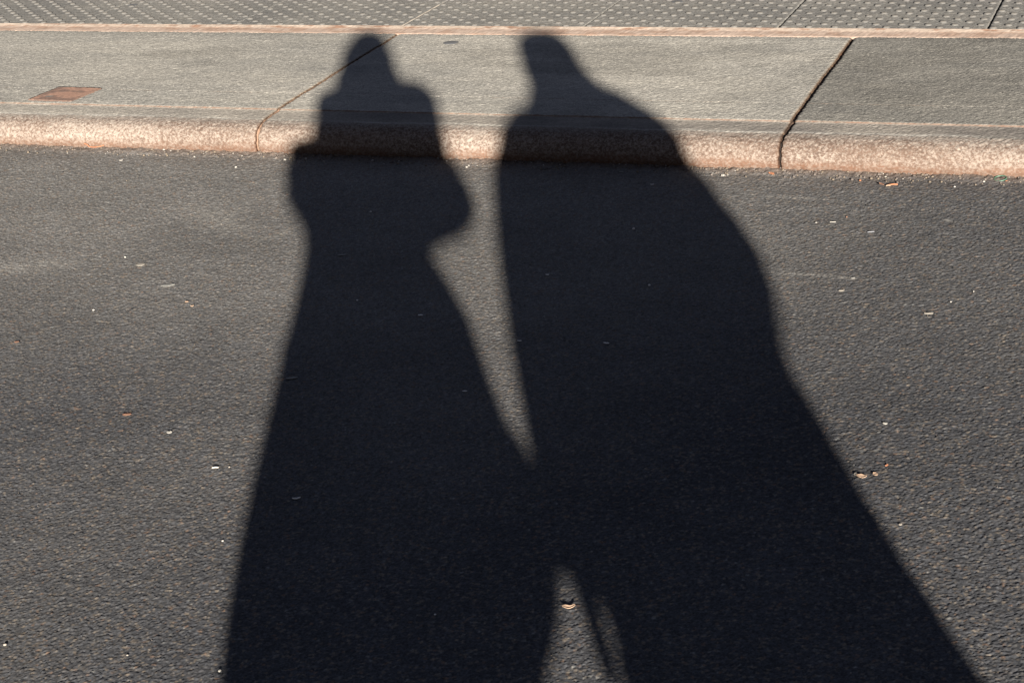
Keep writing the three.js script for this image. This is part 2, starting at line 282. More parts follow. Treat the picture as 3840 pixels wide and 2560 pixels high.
for (let k = -7; k <= 4; k++) {
  const x0 = T0 + k * TP, seen = k >= -5 && k <= 1, gapL = k === 0 || k === 1 ? 0.0032 : k === -2 ? 0.0012 : 0.001, gapR = k === -1 || k === 0 ? 0.0032 : 0.001;
  const tile = new THREE.Group(); tile.name = 'tile'; pavement.add(tile);
  const a = x0 + gapL, b = x0 + TP - gapR, step = seen ? 0.0055 : 0.08, nx = Math.round((b - a) / step), zs = lines(-0.47, TZ, step, -0.70, TZ, 1.6);
  const xs = [[a, 0.03], [a, 0.0025], [a + 0.002, 0.0006]]; for (let i = 1; i < nx; i++) xs.push([lerp(a, b, i / nx), 0]); xs.push([b - 0.002, 0.0006], [b, 0.0025], [b, 0.03]);
  const zz = [...zs.map((z) => [z, 0]), [TZ + 0.0012, 0.0008], [TZ + 0.0018, 0.0025], [TZ + 0.002, 0.03]];
  const geo = gridGeo(xs.length, zz.length, (i, j) => {
    const [x, d] = xs[i], [z, e] = zz[j], down = Math.max(d, e);
    const near = i < 4 || i > xs.length - 5 ? 0 : 1;
    const rough = seen ? (hash(i + k * 500, j, 115) - 0.5) * 0.0019 + (fbm(x * 40, z * 40, 116) - 0.5) * 0.0014 * near : 0;
    return [x, TOP + rough - down, z];
  }, (i, j, v) => mixc(tileColour(v[0], v[2]), [0.03, 0.028, 0.026], sstep(0.006, 0.02, TOP - v[1]) * 0.9));
  mesh('tile_slab', grainUV(geo), tileMat, tile);
  const rest = [];
  for (let row = 0; row < 15; row++) for (let i = 0; i < 8; i++) {
    const x = x0 + 0.0185 + PITCHD * (i + (row % 2 ? 0.5 : 0)), z = -0.001 - row * PITCHD / 2, g = domeGeos[Math.floor(hash(row, i + k * 8, 117) * 4)];
    const jx = (hash(row, i + k * 8, 118) - 0.5) * 0.002, turn = hash(row, i + k * 8, 119) * 6.28;
    if (row <= 5 && k >= -4 && k <= 1) { const m = mesh('stud', g, studMat, tile); m.position.set(x + jx, TOP, z); m.rotation.y = turn; }
    else { const q = g.clone(); q.rotateY(turn); q.translate(x + jx, TOP, z); rest.push(q); }
  }
  const far = mesh('far_studs', mergeGeometries(rest), studMat, tile); far.userData.kind = 'stuff';
}
{ // pale line of sealant lying over one joint of the tiles
  const x1 = T0 - 2 * TP;
  mesh('joint_line', gridGeo(3, 60, (i, j) => { const t = j / 59; return [x1 + (i - 1) * 0.0024 + (vnoise(t * 14, 3, 121) - 0.5) * 0.004, TOP + (i === 1 ? 0.0022 : -0.001), lerp(-0.36, TZ - 0.002, t)]; }, () => [0.24, 0.215, 0.185]), fillMat, pavement);
  // mortar edge between the tiles and the kerb: a worn pale lip and a tan strip
  const P = [[0.0195, -0.0105 + 0.006], [0.0235, -0.0068], [0.0280, -0.0085], [0.0320, -0.0108], [0.036, -0.0121], [0.05, -0.0126], [0.065, -0.0133], [0.080, -0.0141], [0.095, -0.0150], [0.106, -0.0160], [0.110, -0.022]];
  const xs = lines(0.0, 4.4, 0.0055, -8, 12, 1.6);
  mesh('mortar_edge', gridGeo(xs.length, P.length, (i, j) => {
    const x = xs[i], [z, y] = P[j], k = j === 0 || j === P.length - 1 ? 0.2 : 1;
    return [x, y + k * ((hash(i, j, 123) - 0.5) * 0.0013 + (fbm(x * 30, j * 0.9, 124) - 0.5) * 0.0022), z + k * ((vnoise(x * 24, 2, 125) - 0.5) * 0.005 + (vnoise(x * 3, 2, 126) - 0.5) * 0.004) * (j > 1 && j < 8 ? 1 : 0.4)];
  }, (i, j) => {
    const x = xs[i], n = vnoise(x * 190, j * 3, 127), f = fbm(x * 16, j * 0.7, 128);
    let c = j < 4 ? mixc([0.175, 0.145, 0.122], [0.115, 0.070, 0.050], sstep(0.52, 0.75, fbm(x * 22, j * 0.6, 129))) : mixc([0.27, 0.212, 0.176], [0.225, 0.158, 0.122], sstep(0.42, 0.72, f));
    return c.map((k) => k * (0.78 + 0.42 * n));
  }), vmat(0.93), pavement);
  // paving that goes on behind the tiles
  mesh('paving', gridGeo(41, 31, (i, j) => [lerp(-200, 200, i / 40), -0.009 - (j === 30 ? 0.05 : 0), lerp(-200, -0.702, Math.min(1, (j / 29) ** 0.2))], (i, j, v) => tileColour(v[0], v[2])), fillMat, pavement);
}

// ---------------------------------------------------------------- plate let into the kerb
{
  const plate = group('metal_plate'); tag(plate, 'square rust brown plate let into the pale kerb top at far left', 'plate');
  const a = 0.180, N = 46, cx = 0.978, cz = 1.0715; plate.position.set(cx, -0.0142, cz);
  const shape = (i, j) => { const u = (i / (N - 1) - 0.5) * 2, v = (j / (N - 1) - 0.5) * 2; return [u, v, Math.max(Math.abs(u), Math.abs(v))]; };
  mesh('plate_face', gridGeo(N, N, (i, j) => {
    const [u, v, e] = shape(i, j), x = u * a / 2 + 0.006 * v * -1 , z = v * a / 2 + 0.004 * u;
    return [x, (e > 0.985 ? -0.003 : e > 0.93 ? 0.0042 : 0.0026) + (hash(i, j, 131) - 0.5) * 0.0009 + (fbm(u * 3, v * 3, 132) - 0.5) * 0.0016, z];
  }, (i, j) => {
    const [u, v, e] = shape(i, j), f = fbm(u * 2.5 + 3, v * 2.5, 133), n = hash(i, j, 134);
    let c = mixc([0.225, 0.138, 0.104], [0.13, 0.088, 0.072], sstep(0.4, 0.68, f)).map((k) => k * (0.8 + 0.4 * n));
    const g = Math.hypot((u + 0.42) / 0.2, (v - 0.42) / 0.16); c = mixc(c, [0.12, 0.118, 0.11], 1 - sstep(0.6, 1.1, g + 0.3 * n));
    return e > 0.93 ? mixc(c, [0.045, 0.032, 0.027], 0.65) : c;
  }), vmat(0.9), plate);
}

// ---------------------------------------------------------------- small things lying about
const LIT = {
  tan: [0.21, 0.145, 0.10], pale: [0.17, 0.155, 0.133], white: [0.23, 0.22, 0.20], orange: [0.20, 0.078, 0.035], brown: [0.11, 0.055, 0.033], grey: [0.13, 0.13, 0.122], blue: [0.13, 0.135, 0.15], light: [0.42, 0.41, 0.39], black: [0.02, 0.02, 0.02], green: [0.030, 0.075, 0.05],  // light: raised tone that offsets the dimness of litter inside the shadows
};
const litMats = Object.fromEntries(Object.entries(LIT).map(([k, c]) => [k, mat(...c, 0.8)]));
function pebbleGeo(seed, w, h, d) {
  const g = mergeVertices(new THREE.IcosahedronGeometry(0.5, 2).deleteAttribute('normal').deleteAttribute('uv'), 1e-5), p = g.attributes.position, r = rng(seed), o = r() * 50;
  for (let i = 0; i < p.count; i++) { const x = p.getX(i), y = p.getY(i), z = p.getZ(i), k = 0.82 + 0.42 * fbm(x * 2.4 + o, y * 2.4 + z * 1.7 + o, 141); p.setXYZ(i, x * k * w, y * k * h, z * k * d); }
  g.translate(0, h * 0.36, 0); g.computeVertexNormals(); return g;
}
// a dry leaf or flake: a thin shell with real thickness, curled, torn outline
function leafGeo(seed, len, wid, curl, lift) {
  const r = rng(seed), N = 13, M = 7, o = r() * 40, th = 0.0006, top = [], skew = (r() - 0.5) * 0.5;
  const P = (i, j, t) => {
    const u = (i / (N - 1)) * 2 - 1, v = (j / (M - 1)) * 2 - 1, w = Math.pow(Math.max(0, 1 - u * u * 0.96), 0.55) * (0.78 + 0.5 * vnoise(u * 3.3 + o, v > 0 ? 1 : 5, 142));
    return [u * len / 2, lift + curl * (u * u * 0.9 + v * v * w * 0.5) * len * 0.5 + 0.12 * len * curl * Math.sin(u * 3 + o) + t * th, v * w * wid / 2 + skew * u * wid * 0.4];
  };
  const a = gridGeo(N, M, (i, j) => P(i, j, 1)), b = gridGeo(N, M, (i, j) => P(i, j, -1), null, true), e = [];
  const ring = []; for (let i = 0; i < N; i++) ring.push([i, 0]); for (let j = 1; j < M; j++) ring.push([N - 1, j]); for (let i = N - 2; i >= 0; i--) ring.push([i, M - 1]); for (let j = M - 2; j >= 0; j--) ring.push([0, j]);
  e.push(gridGeo(ring.length, 2, (i, j) => P(ring[i][0], ring[i][1], j ? -1 : 1)));
  return mergeGeometries([a, b, ...e]);
}
function tubeGeo(pts, r) { return new THREE.TubeGeometry(new THREE.CatmullRomCurve3(pts.map((p) => new THREE.Vector3(...p))), 18, r, 6, false); }
let litSeed = 3000;
function put(o, x, z, turn, y = ROAD + 0.0005) { o.position.set(x, y, z); o.rotation.y = turn; return o; }
function pebble(x, z, size, colour, label, grp) { const s = litSeed++, m = mesh('pebble', pebbleGeo(s, size, size * 0.6, size * 0.8), litMats[colour]); put(m, x, z, hash(s, 1, 1) * 6); return tag(m, label, 'pebble', grp); }
function leaf(x, z, len, wid, curl, colour, turn, label, cat = 'leaf', lift = 0.0015) { const m = mesh(cat === 'leaf' ? 'dry_leaf' : cat === 'chip' ? 'wood_chip' : 'flat_scrap', leafGeo(litSeed++, len, wid, curl, lift), litMats[colour]); put(m, x, z, turn); return tag(m, label, cat); }

// in the lit gap and to the right of the shadows
leaf(3.701, 3.848, 0.0225, 0.009, 0.28, 'tan', 0.35, 'curled tan wood chip in the narrow lit gap between both shadows near the bottom edge', 'chip', 0.002);
leaf(4.082, 3.270, 0.0195, 0.012, 0.3, 'tan', 0.1, 'largest of the tan flakes just right of the right shadow', 'chip');
leaf(4.105, 3.255, 0.0115, 0.009, 0.35, 'tan', -0.5, 'small two toned chip right of the largest tan flake', 'chip');
leaf(4.069, 3.263, 0.008, 0.005, 0.4, 'pale', 1.2, 'tiny pale chip touching the left end of the largest tan flake', 'chip');
leaf(4.119, 3.214, 0.0075, 0.003, 0.3, 'orange', 0.9, 'thin rusty crumb up and right of the tan flakes', 'chip');
leaf(4.086, 3.027, 0.009, 0.006, 0.2, 'white', 0.3, 'bright white chip above the tan flakes on the right asphalt', 'chip');
leaf(4.180, 3.444, 0.006, 0.004, 0.2, 'pale', 0.5, 'pale chip below the tan flakes close to the edge of the right shadow', 'chip');
leaf(3.868, 2.303, 0.0145, 0.007, 0.12, 'pale', 0.4, 'oval cream flake by the upper right edge of the right shadow', 'scrap');
leaf(4.085, 2.419, 0.02, 0.0065, 0.1, 'pale', 0.15, 'long pale scrap far right on the lit asphalt', 'scrap');
pebble(4.123, 2.336, 0.005, 'white', 'round white pebble just above and right of the long pale scrap');
pebble(4.165, 2.26, 0.0042, 'white', 'tiny white pebble nearest the right edge of the picture at mid height');
leaf(3.879, 2.213, 0.009, 0.004, 0.1, 'grey', 0.2, 'dull grey flake above the oval cream flake', 'scrap');
{ const t = mesh('twig', tubeGeo([[-0.0085, 0.0015, 0.002], [0, 0.0022, 0.0004], [0.0085, 0.0016, -0.002]], 0.0011), litMats.blue); put(t, 3.863, 1.869, 0.2); tag(t, 'thin bluish grey twig on the lit asphalt below the right kerb block', 'twig'); }
{ const t = mesh('twig', tubeGeo([[-0.008, 0.0015, 0.001], [0, 0.002, 0.0002], [0.007, 0.0016, -0.001]], 0.0009), litMats.white); put(t, 3.754, 1.803, 0.1); tag(t, 'thin white twig between the right shadow and the right picture edge, below the kerb joint', 'twig'); }
leaf(3.712, 1.812, 0.006, 0.005, 0.1, 'white', 0.7, 'tiny square white scrap left of the thin white twig', 'scrap');
pebble(3.781, 1.755, 0.0056, 'brown', 'small brown pebble right of the thin white twig');
// by the kerb, right
leaf(3.504, 1.402, 0.022, 0.012, 0.38, 'orange', -0.6, 'curled orange leaf at the kerb foot left of the dark kerb joint');
{
  const g = group('twig'); put(g, 3.846, 1.467, 0.25); tag(g, 'broken rusty twig with a dark leaf stub below the right kerb block', 'twig');
  mesh('stem', tubeGeo([[-0.006, 0.0022, 0.003], [0.004, 0.003, 0], [0.013, 0.0035, -0.001], [0.022, 0.0025, -0.001]], 0.0021), litMats.orange, g);
  mesh('stem', tubeGeo([[-0.010, 0.002, 0.006], [-0.004, 0.003, 0.005], [0.002, 0.002, 0.006]], 0.0016), litMats.tan, g);
  const l = mesh('leaf_stub', leafGeo(3901, 0.022, 0.008, 0.4, 0.003), litMats.brown, g); l.position.set(-0.021, 0, -0.001); l.rotation.y = -1.0;
}
pebble(3.760, 1.432, 0.0072, 'orange', 'rounded orange pebble left of the broken rusty twig');
{ // green elastic ring
  const pts = []; for (let i = 0; i <= 40; i++) { const a = 0.35 + (i / 40) * 5.85, r = 0.0150 + 0.0012 * Math.sin(a * 2 + 1); pts.push(new THREE.Vector3(Math.cos(a) * r, 0.0028 + 0.0038 * (1 + Math.sin(a * 1 + 2.4)), Math.sin(a) * r * 0.98)); }
  const m = mesh('plastic_ring', new THREE.TubeGeometry(new THREE.CatmullRomCurve3(pts), 60, 0.00155, 8, false), mat(...LIT.green, 0.45)); put(m, 4.133, 1.386, 0.3); tag(m, 'open green plastic ring at the kerb foot near the right edge', 'ring');
}
leaf(4.151, 1.394, 0.013, 0.005, 0.4, 'orange', 1.1, 'narrow orange leaf touching the green plastic ring');
pebble(3.549, 1.368, 0.0088, 'white', 'white pebble at the kerb foot just right of the dark kerb joint');
pebble(3.625, 1.374, 0.0095, 'grey', 'grey pebble at the kerb foot, second to the right of the dark kerb joint');
pebble(3.824, 1.392, 0.008, 'pale', 'pale pebble at the kerb foot above the broken rusty twig');
pebble(4.02, 1.46, 0.0062, 'white', 'white pebble left of and below the green plastic ring');
// left
{ const m = mesh('chewing_gum', pebbleGeo(3910, 0.0235, 0.0028, 0.0245), litMats.pale); put(m, 2.033, 2.389, 0.4); tag(m, 'flattened pale oval gum on the left asphalt', 'gum'); }
pebble(1.958, 2.342, 0.0064, 'white', 'white pebble up and left of the flattened pale gum');
leaf(1.430, 1.485, 0.012, 0.004, 0.15, 'white', 0.35, 'short white scrap on the left asphalt just below the kerb foot', 'scrap');
{ const pts = []; for (let i = 0; i <= 12; i++) { const t = i / 12 - 0.5; pts.push([t * 0.07, 0.004 + 0.011 * t * t * 2 + (t < -0.3 ? 0.006 : 0), 0.006 - t * t * 0.02]); }
  const m = mesh('twig', tubeGeo(pts, 0.0016), litMats.orange); put(m, 1.265, 1.372, 0.1, ROAD + 0.006); tag(m, 'bent bright orange twig against the left kerb foot', 'twig'); }
{ const m = mesh('seed', pebbleGeo(3912, 0.0105, 0.004, 0.007), litMats.black); put(m, 1.305, 1.631, 0.3); tag(m, 'small black seed on the left asphalt below the orange twig', 'seed'); }
leaf(2.194, 2.527, 0.036, 0.014, 0.06, 'grey', 0.45, 'flat grey leaf with a blunt end left of the left shadow');
leaf(2.306, 2.630, 0.0095, 0.006, 0.3, 'tan', 0.2, 'upper of two tan crumbs near the flat grey leaf', 'chip');
leaf(2.335, 2.655, 0.0085, 0.005, 0.3, 'tan', 0.6, 'lower of two tan crumbs near the flat grey leaf', 'chip');
pebble(2.094, 2.720, 0.0062, 'white', 'white pebble left of and below the flat grey leaf');
leaf(2.665, 3.348, 0.010, 0.009, 0.3, 'white', 0.9, 'white angular chip on the left asphalt above the pale stick', 'chip');
leaf(2.526, 3.284, 0.019, 0.008, 0.25, 'brown', 0.2, 'dark brown leaf scrap left of the white angular chip');
leaf(2.024, 2.949, 0.012, 0.007, 0.2, 'brown', 0.3, 'reddish brown leaf scrap near the left picture edge');
{ const m = mesh('twig', tubeGeo([[-0.0062, 0.0018, 0.0015], [0, 0.0026, 0], [0.0065, 0.002, -0.0012]], 0.0016), litMats.white); put(m, 2.845, 3.482, 0.1); tag(m, 'short pale stick near the lower left edge of the left shadow', 'stick'); }
pebble(2.871, 3.472, 0.0046, 'pale', 'tiny pale pebble right of the short pale stick');
pebble(3.009, 3.758, 0.0046, 'white', 'white pebble beside the left shadow, midway between the short pale stick and the bottom edge');
pebble(2.823, 4.172, 0.006, 'pale', 'pale pebble in the bottom left corner');
pebble(3.219, 4.161, 0.0062, 'white', 'white pebble by the left shadow at the bottom edge');
pebble(3.045, 4.153, 0.0038, 'pale', 'tiny pebble between the two pebbles along the bottom left edge');
pebble(1.855, 1.512, 0.0072, 'white', 'white pebble on the left asphalt below the narrow kerb joint');
pebble(1.977, 1.418, 0.0092, 'white', 'pale pebble at the left edge of the left shadow by the kerb foot');
pebble(1.040, 1.352, 0.0075, 'white', 'white pebble at the left kerb foot left of the orange twig');
pebble(1.502, 1.352, 0.0068, 'orange', 'orange crumb at the left kerb foot right of the orange twig');
pebble(1.430, 1.362, 0.0062, 'pale', 'pale pebble at the left kerb foot between orange twig and orange crumb');
// inside the shadows
leaf(2.549, 2.239, 0.024, 0.009, 0.05, 'grey', 0.4, 'dull grey leaf lying inside the waist of the left shadow');
leaf(2.929, 2.620, 0.012, 0.006, 0.15, 'light', -0.1, 'pale chip inside the left shadow near its right edge', 'chip');
pebble(2.733, 2.549, 0.0058, 'light', 'pale pebble in the middle of the left shadow, left of the pale chip');
leaf(2.792, 3.031, 0.026, 0.009, 0.05, 'grey', 0.45, 'grey leaf at the left edge of the left shadow, halfway down');
leaf(3.068, 3.573, 0.0165, 0.005, 0.2, 'light', 0.5, 'slim grey leaf low inside the left shadow near its left edge');
leaf(3.200, 3.029, 0.0105, 0.004, 0.15, 'light', 0.1, 'narrow grey chip inside the left shadow beside the lit gap', 'chip');
pebble(3.491, 3.918, 0.0045, 'light', 'grey pebble near the bottom of the left shadow');
pebble(2.473, 1.880, 0.0060, 'light', 'grey pebble inside the left shadow at elbow height');
leaf(3.139, 2.303, 0.0095, 0.006, 0.15, 'light', 0.3, 'pale chip in the left part of the right shadow', 'chip');
pebble(3.251, 1.926, 0.0078, 'light', 'pale pebble in the upper middle of the right shadow');
pebble(3.410, 2.336, 0.0076, 'light', 'grey pebble in the middle of the right shadow');
leaf(3.418, 2.715, 0.0145, 0.006, 0.15, 'light', -0.3, 'pale flake in the centre of the right shadow', 'scrap');
leaf(3.219, 2.735, 0.0105, 0.004, 0.15, 'light', 0.1, 'thin grey chip inside the right shadow beside the lit gap', 'chip');
leaf(3.192, 1.537, 0.0115, 0.004, 0.1, 'light', 0.05, 'thin pale scrap inside the right shadow below the kerb', 'scrap');
leaf(3.069, 1.428, 0.0135, 0.004, 0.1, 'grey', 0.1, 'thin bluish scrap inside the right shadow by the kerb foot', 'scrap');
pebble(2.818, 1.392, 0.0076, 'light', 'grey pebble inside the right shadow at the kerb foot');
// gum trodden into the paving and the kerb
const gumMat = mat(0.052, 0.054, 0.058, 0.85);
const gums = [[2.081, -0.0148, 0.254, 0.056, 'dark oval gum stain on the kerb top between the two shadows'], [0.406, -0.0072, -0.345, 0.044, 'dark gum spot among the studs at top left'], [2.743, -0.0072, -0.423, 0.048, 'dark gum spot among the studs at the top edge, right of the middle']];
gums.forEach(([x, y, z, w, label], i) => { const m = mesh('gum_spot', pebbleGeo(3950 + i, w, 0.0052, w * 0.95), gumMat); put(m, x, z, i, y); tag(m, label, 'gum'); });
{ // loose grit washed along the kerb foot and strewn on the road: more than anyone could count
  const r = rng(77), n = 3600, g = pebbleGeo(4000, 1, 0.7, 0.85), im = new THREE.InstancedMesh(g, mat(1, 1, 1, 0.9), n), d = new THREE.Object3D(), c = new THREE.Color();
  for (let i = 0; i < n; i++) {
    const far = r() > 0.9, x = 0.5 + r() * 4.4, z = far ? 1.42 + r() * 2.9 : 1.356 + Math.abs(r() + r() - 1) ** 1.4 * 0.085;
    const s = (!far && (Math.abs(x - 2.0) < 0.55 || Math.abs(x - 3.9) < 0.6) ? 1.1 : 1) * (far ? 0.0012 + 0.0022 * r() ** 3 : 0.0020 + 0.0060 * r() ** 2.2) ;
    d.position.set(x, ROAD + (far ? 0 : 0.006 * (1 - sstep(1.345, 1.41, z))), z); d.rotation.set(0, r() * 6, 0); d.scale.setScalar(s); d.updateMatrix(); im.setMatrixAt(i, d.matrix);
    const t = r(), k = 0.7 + 0.6 * r(); if (t < 0.08) c.setRGB(0.17 * k, 0.16 * k, 0.145 * k); else if (t < 0.4) c.setRGB(0.08 * k, 0.064 * k, 0.047 * k); else c.setRGB(0.062 * k, 0.052 * k, 0.046 * k);
    im.setColorAt(i, c);
  }
  im.name = numbered('grit'); im.castShadow = im.receiveShadow = true; scene.add(im); tag(im, 'fine grit and sand gathered along the kerb foot', 'grit', null, 'stuff');
}

// ---------------------------------------------------------------- the two people whose shadows fall across the scene
// they stand at the camera; local axes: x right, y up from the road, -z towards the kerb along the light
const STAND = new THREE.Vector3(4.617, 1.4148, 6.3576);      // the eye of the person with the camera
function personBase(u0, back) {
  const g = group('person'), r = new THREE.Vector3(Math.cos(SUN_YAW), 0, -Math.sin(SUN_YAW)), f = new THREE.Vector3(-Math.sin(SUN_YAW), 0, -Math.cos(SUN_YAW));
  g.position.copy(STAND).setY(ROAD + 0.003).addScaledVector(r, u0).addScaledVector(f, -back); g.rotation.y = SUN_YAW; return g;
}
// surface nets over a signed distance
function netGeo(f, lo, hi, cell) {
  const n = [0, 1, 2].map((k) => Math.ceil((hi[k] - lo[k]) / cell) + 1), at = (i, j, k) => (k * n[1] + j) * n[0] + i, v = new Float32Array(n[0] * n[1] * n[2]);
  for (let k = 0; k < n[2]; k++) for (let j = 0; j < n[1]; j++) for (let i = 0; i < n[0]; i++) v[at(i, j, k)] = f(lo[0] + i * cell, lo[1] + j * cell, lo[2] + k * cell);
  const id = new Int32Array(v.length).fill(-1), pos = [], idx = [];
  const E = [[0, 1], [2, 3], [4, 5], [6, 7], [0, 2], [1, 3], [4, 6], [5, 7], [0, 4], [1, 5], [2, 6], [3, 7]];
  for (let k = 0; k < n[2] - 1; k++) for (let j = 0; j < n[1] - 1; j++) for (let i = 0; i < n[0] - 1; i++) {
    const c = []; let m = 0; for (let q = 0; q < 8; q++) { c.push(v[at(i + (q & 1), j + ((q >> 1) & 1), k + (q >> 2))]); if (c[q] < 0) m |= 1 << q; }
    if (m === 0 || m === 255) continue;
    let x = 0, y = 0, z = 0, w = 0;
    for (const [a, b] of E) if ((c[a] < 0) !== (c[b] < 0)) { const t = c[a] / (c[a] - c[b]); x += lerp(a & 1, b & 1, t); y += lerp((a >> 1) & 1, (b >> 1) & 1, t); z += lerp(a >> 2, b >> 2, t); w++; }
    id[at(i, j, k)] = pos.length / 3; pos.push(lo[0] + (i + x / w) * cell, lo[1] + (j + y / w) * cell, lo[2] + (k + z / w) * cell);
  }
  const quad = (a, b, c, d, s) => { if (a < 0 || b < 0 || c < 0 || d < 0) return; if (s) idx.push(a, b, c, a, c, d); else idx.push(a, c, b, a, d, c); };
  for (let k = 1; k < n[2] - 1; k++) for (let j = 1; j < n[1] - 1; j++) for (let i = 1; i < n[0] - 1; i++) {
    const s = v[at(i, j, k)] < 0;
    if (s !== v[at(i + 1, j, k)] < 0) quad(id[at(i, j - 1, k - 1)], id[at(i, j, k - 1)], id[at(i, j, k)], id[at(i, j - 1, k)], s);
    if (s !== v[at(i, j + 1, k)] < 0) quad(id[at(i - 1, j, k - 1)], id[at(i - 1, j, k)], id[at(i, j, k)], id[at(i, j, k - 1)], s);
    if (s !== v[at(i, j, k + 1)] < 0) quad(id[at(i - 1, j - 1, k)], id[at(i, j - 1, k)], id[at(i, j, k)], id[at(i - 1, j, k)], s);
  }
  const g = new THREE.BufferGeometry(); g.setAttribute('position', new THREE.Float32BufferAttribute(pos, 3)); g.setIndex(idx); g.computeVertexNormals(); return g;
}
const smin = (a, b, k) => { const h = clamp(0.5 + 0.5 * (b - a) / k); return lerp(b, a, h) - k * h * (1 - h); };
function cap(x, y, z, [a, b, ra, rb, fl = 1]) {
  const bx = b[0] - a[0], by = b[1] - a[1], bz = (b[2] - a[2]) / fl, px = x - a[0], py = y - a[1], pz = (z - a[2]) / fl;
  const t = clamp((px * bx + py * by + pz * bz) / (bx * bx + by * by + bz * bz + 1e-9)), dx = px - bx * t, dy = py - by * t, dz = pz - bz * t;
  return Math.sqrt(dx * dx + dy * dy + dz * dz) - lerp(ra, rb, t);
}
const blobs = (list, k) => (x, y, z) => { let d = 9; for (const c of list) d = smin(d, cap(x, y, z, c), k); return d; };
function headField(c, s) {
  const P = (x, y, z) => [c[0] + x * s, c[1] + y * s, c[2] + z * s];
  const parts = [[P(0, 0.035, 0.012), P(0, 0.03, -0.02), 0.078 * s, 0.074 * s], [P(0, -0.02, -0.035), P(0, -0.075, -0.05), 0.055 * s, 0.034 * s], [P(0, -0.04, 0.0), P(0, -0.13, 0.02), 0.058 * s, 0.055 * s],
    [P(0, 0.012, -0.096), P(0, -0.026, -0.112), 0.008 * s, 0.013 * s], [P(-0.018, -0.053, -0.086), P(0.018, -0.053, -0.086), 0.007 * s, 0.007 * s], [P(-0.04, 0.022, -0.082), P(0.04, 0.022, -0.082), 0.010 * s, 0.010 * s],
    [P(-0.078, 0.01, 0.005), P(-0.08, -0.025, 0.002), 0.012 * s, 0.008 * s], [P(0.078, 0.01, 0.005), P(0.08, -0.025, 0.002), 0.012 * s, 0.008 * s]];
  return netGeo(blobs(parts, 0.014), P(-0.12, -0.16, -0.16), P(0.12, 0.15, 0.13), 0.006);
}
function handGeo(w, dir, side, thumb, curl) {     // w wrist, dir along the palm, side across it (towards the thumb)
  const V = (a) => new THREE.Vector3(...a), d = V(dir).normalize(), s = V(side).normalize(), nn = d.clone().cross(s), A = (p, q, r) => V(w).addScaledVector(d, p).addScaledVector(s, q).addScaledVector(nn, r).toArray(), list = [];
  list.push([A(-0.02, 0, 0), A(0.02, 0, 0), 0.026, 0.026]);
  for (const q of [-0.026, -0.009, 0.009, 0.026]) list.push([A(0.02, q * 0.7, 0), A(0.085, q, 0), 0.015, 0.0125]);
  const palm = blobs(list, 0.012), fingers = [-0.030, -0.010, 0.010, 0.030].map((q, i) => { const L = [0.055, 0.07, 0.075, 0.066][i], c = curl; return [[A(0.085, q, 0), A(0.085 + L * 0.45, q * 1.08, c * 0.012), 0.0095, 0.0088], [A(0.085 + L * 0.45, q * 1.08, c * 0.012), A(0.085 + L * (0.95 - 0.45 * c), q * 1.1, c * 0.045), 0.0088, 0.0075]]; });
  const th = [[A(0.028, 0.026, 0.004), A(0.058, 0.052, 0.008 + thumb), 0.0125, 0.0105], [A(0.058, 0.052, 0.008 + thumb), A(0.086, 0.058, 0.016 + thumb), 0.0105, 0.0085]];
  const f = (x, y, z) => { let v = palm(x, y, z); for (const fg of [...fingers, th]) { const e = Math.min(...fg.map((c) => cap(x, y, z, c))); v = smin(v, e, 0.006); } return v; };
  const c = A(0.06, 0, 0); return netGeo(f, c.map((q) => q - 0.14), c.map((q) => q + 0.14), 0.0045);
}
// cloth hung round an outline: rows [height, left, right, depth, forward]
function clothGeo(rows, u0, folds, seed, wild = 0, capTop = true) {
  const hs = [], n = 64; for (let h = rows[0][0]; h < rows[rows.length - 1][0]; h += 0.012) hs.push(h); hs.push(rows[rows.length - 1][0]);
  const top = hs.length - 1;
  return gridGeo(n + 1, hs.length + (capTop ? 1 : 0), (i, j) => {
    const last = j > top, h = hs[Math.min(j, top)], L = interp(rows, h, 1) - u0, R = interp(rows, h, 2) - u0, D = interp(rows, h, 3), F = interp(rows, h, 4);
    const t = (i % n) / n * Math.PI * 2, c = Math.cos(t), s = Math.sin(t), e = 2 / 2.3, fold = 1 - folds * (0.5 + 0.5 * Math.cos(t * 9 + 1.7 * Math.sin(t * 2 + seed) + h * 3)) * Math.abs(s) * (1 - sstep(rows[0][0] + 0.3, rows[rows.length - 1][0], h)), q = last ? 0.02 : 1 + wild * (vnoise(c * 2.2 + seed * 9, h * 34 + s * 1.5, 151) - 0.5) + wild * 0.6 * (vnoise(c * 5 + seed * 5, h * 90, 152) - 0.5);
    return [(L + R) / 2 + q * (R - L) / 2 * Math.sign(c) * Math.abs(c) ** e, h + (last ? 0.004 : 0), -F + q * D * Math.sign(s) * Math.abs(s) ** e * fold];
  }, null, true);
}
const skin = mat(0.42, 0.25, 0.17, 0.6), hairMat = mat(0.03, 0.02, 0.014, 0.55), black = mat(0.02, 0.02, 0.022, 0.7), eyeMat = mat(0.05, 0.035, 0.025, 0.2);
const twoSide = (m) => { m.side = THREE.DoubleSide; return m; };
function eyes(parent, c, s) { for (const k of [-1, 1]) { const e = mesh('eye', new THREE.SphereGeometry(0.011 * s, 12, 8), eyeMat, parent); e.position.set(c[0] + k * 0.031 * s, c[1] + 0.006 * s, c[2] - 0.083 * s); } }
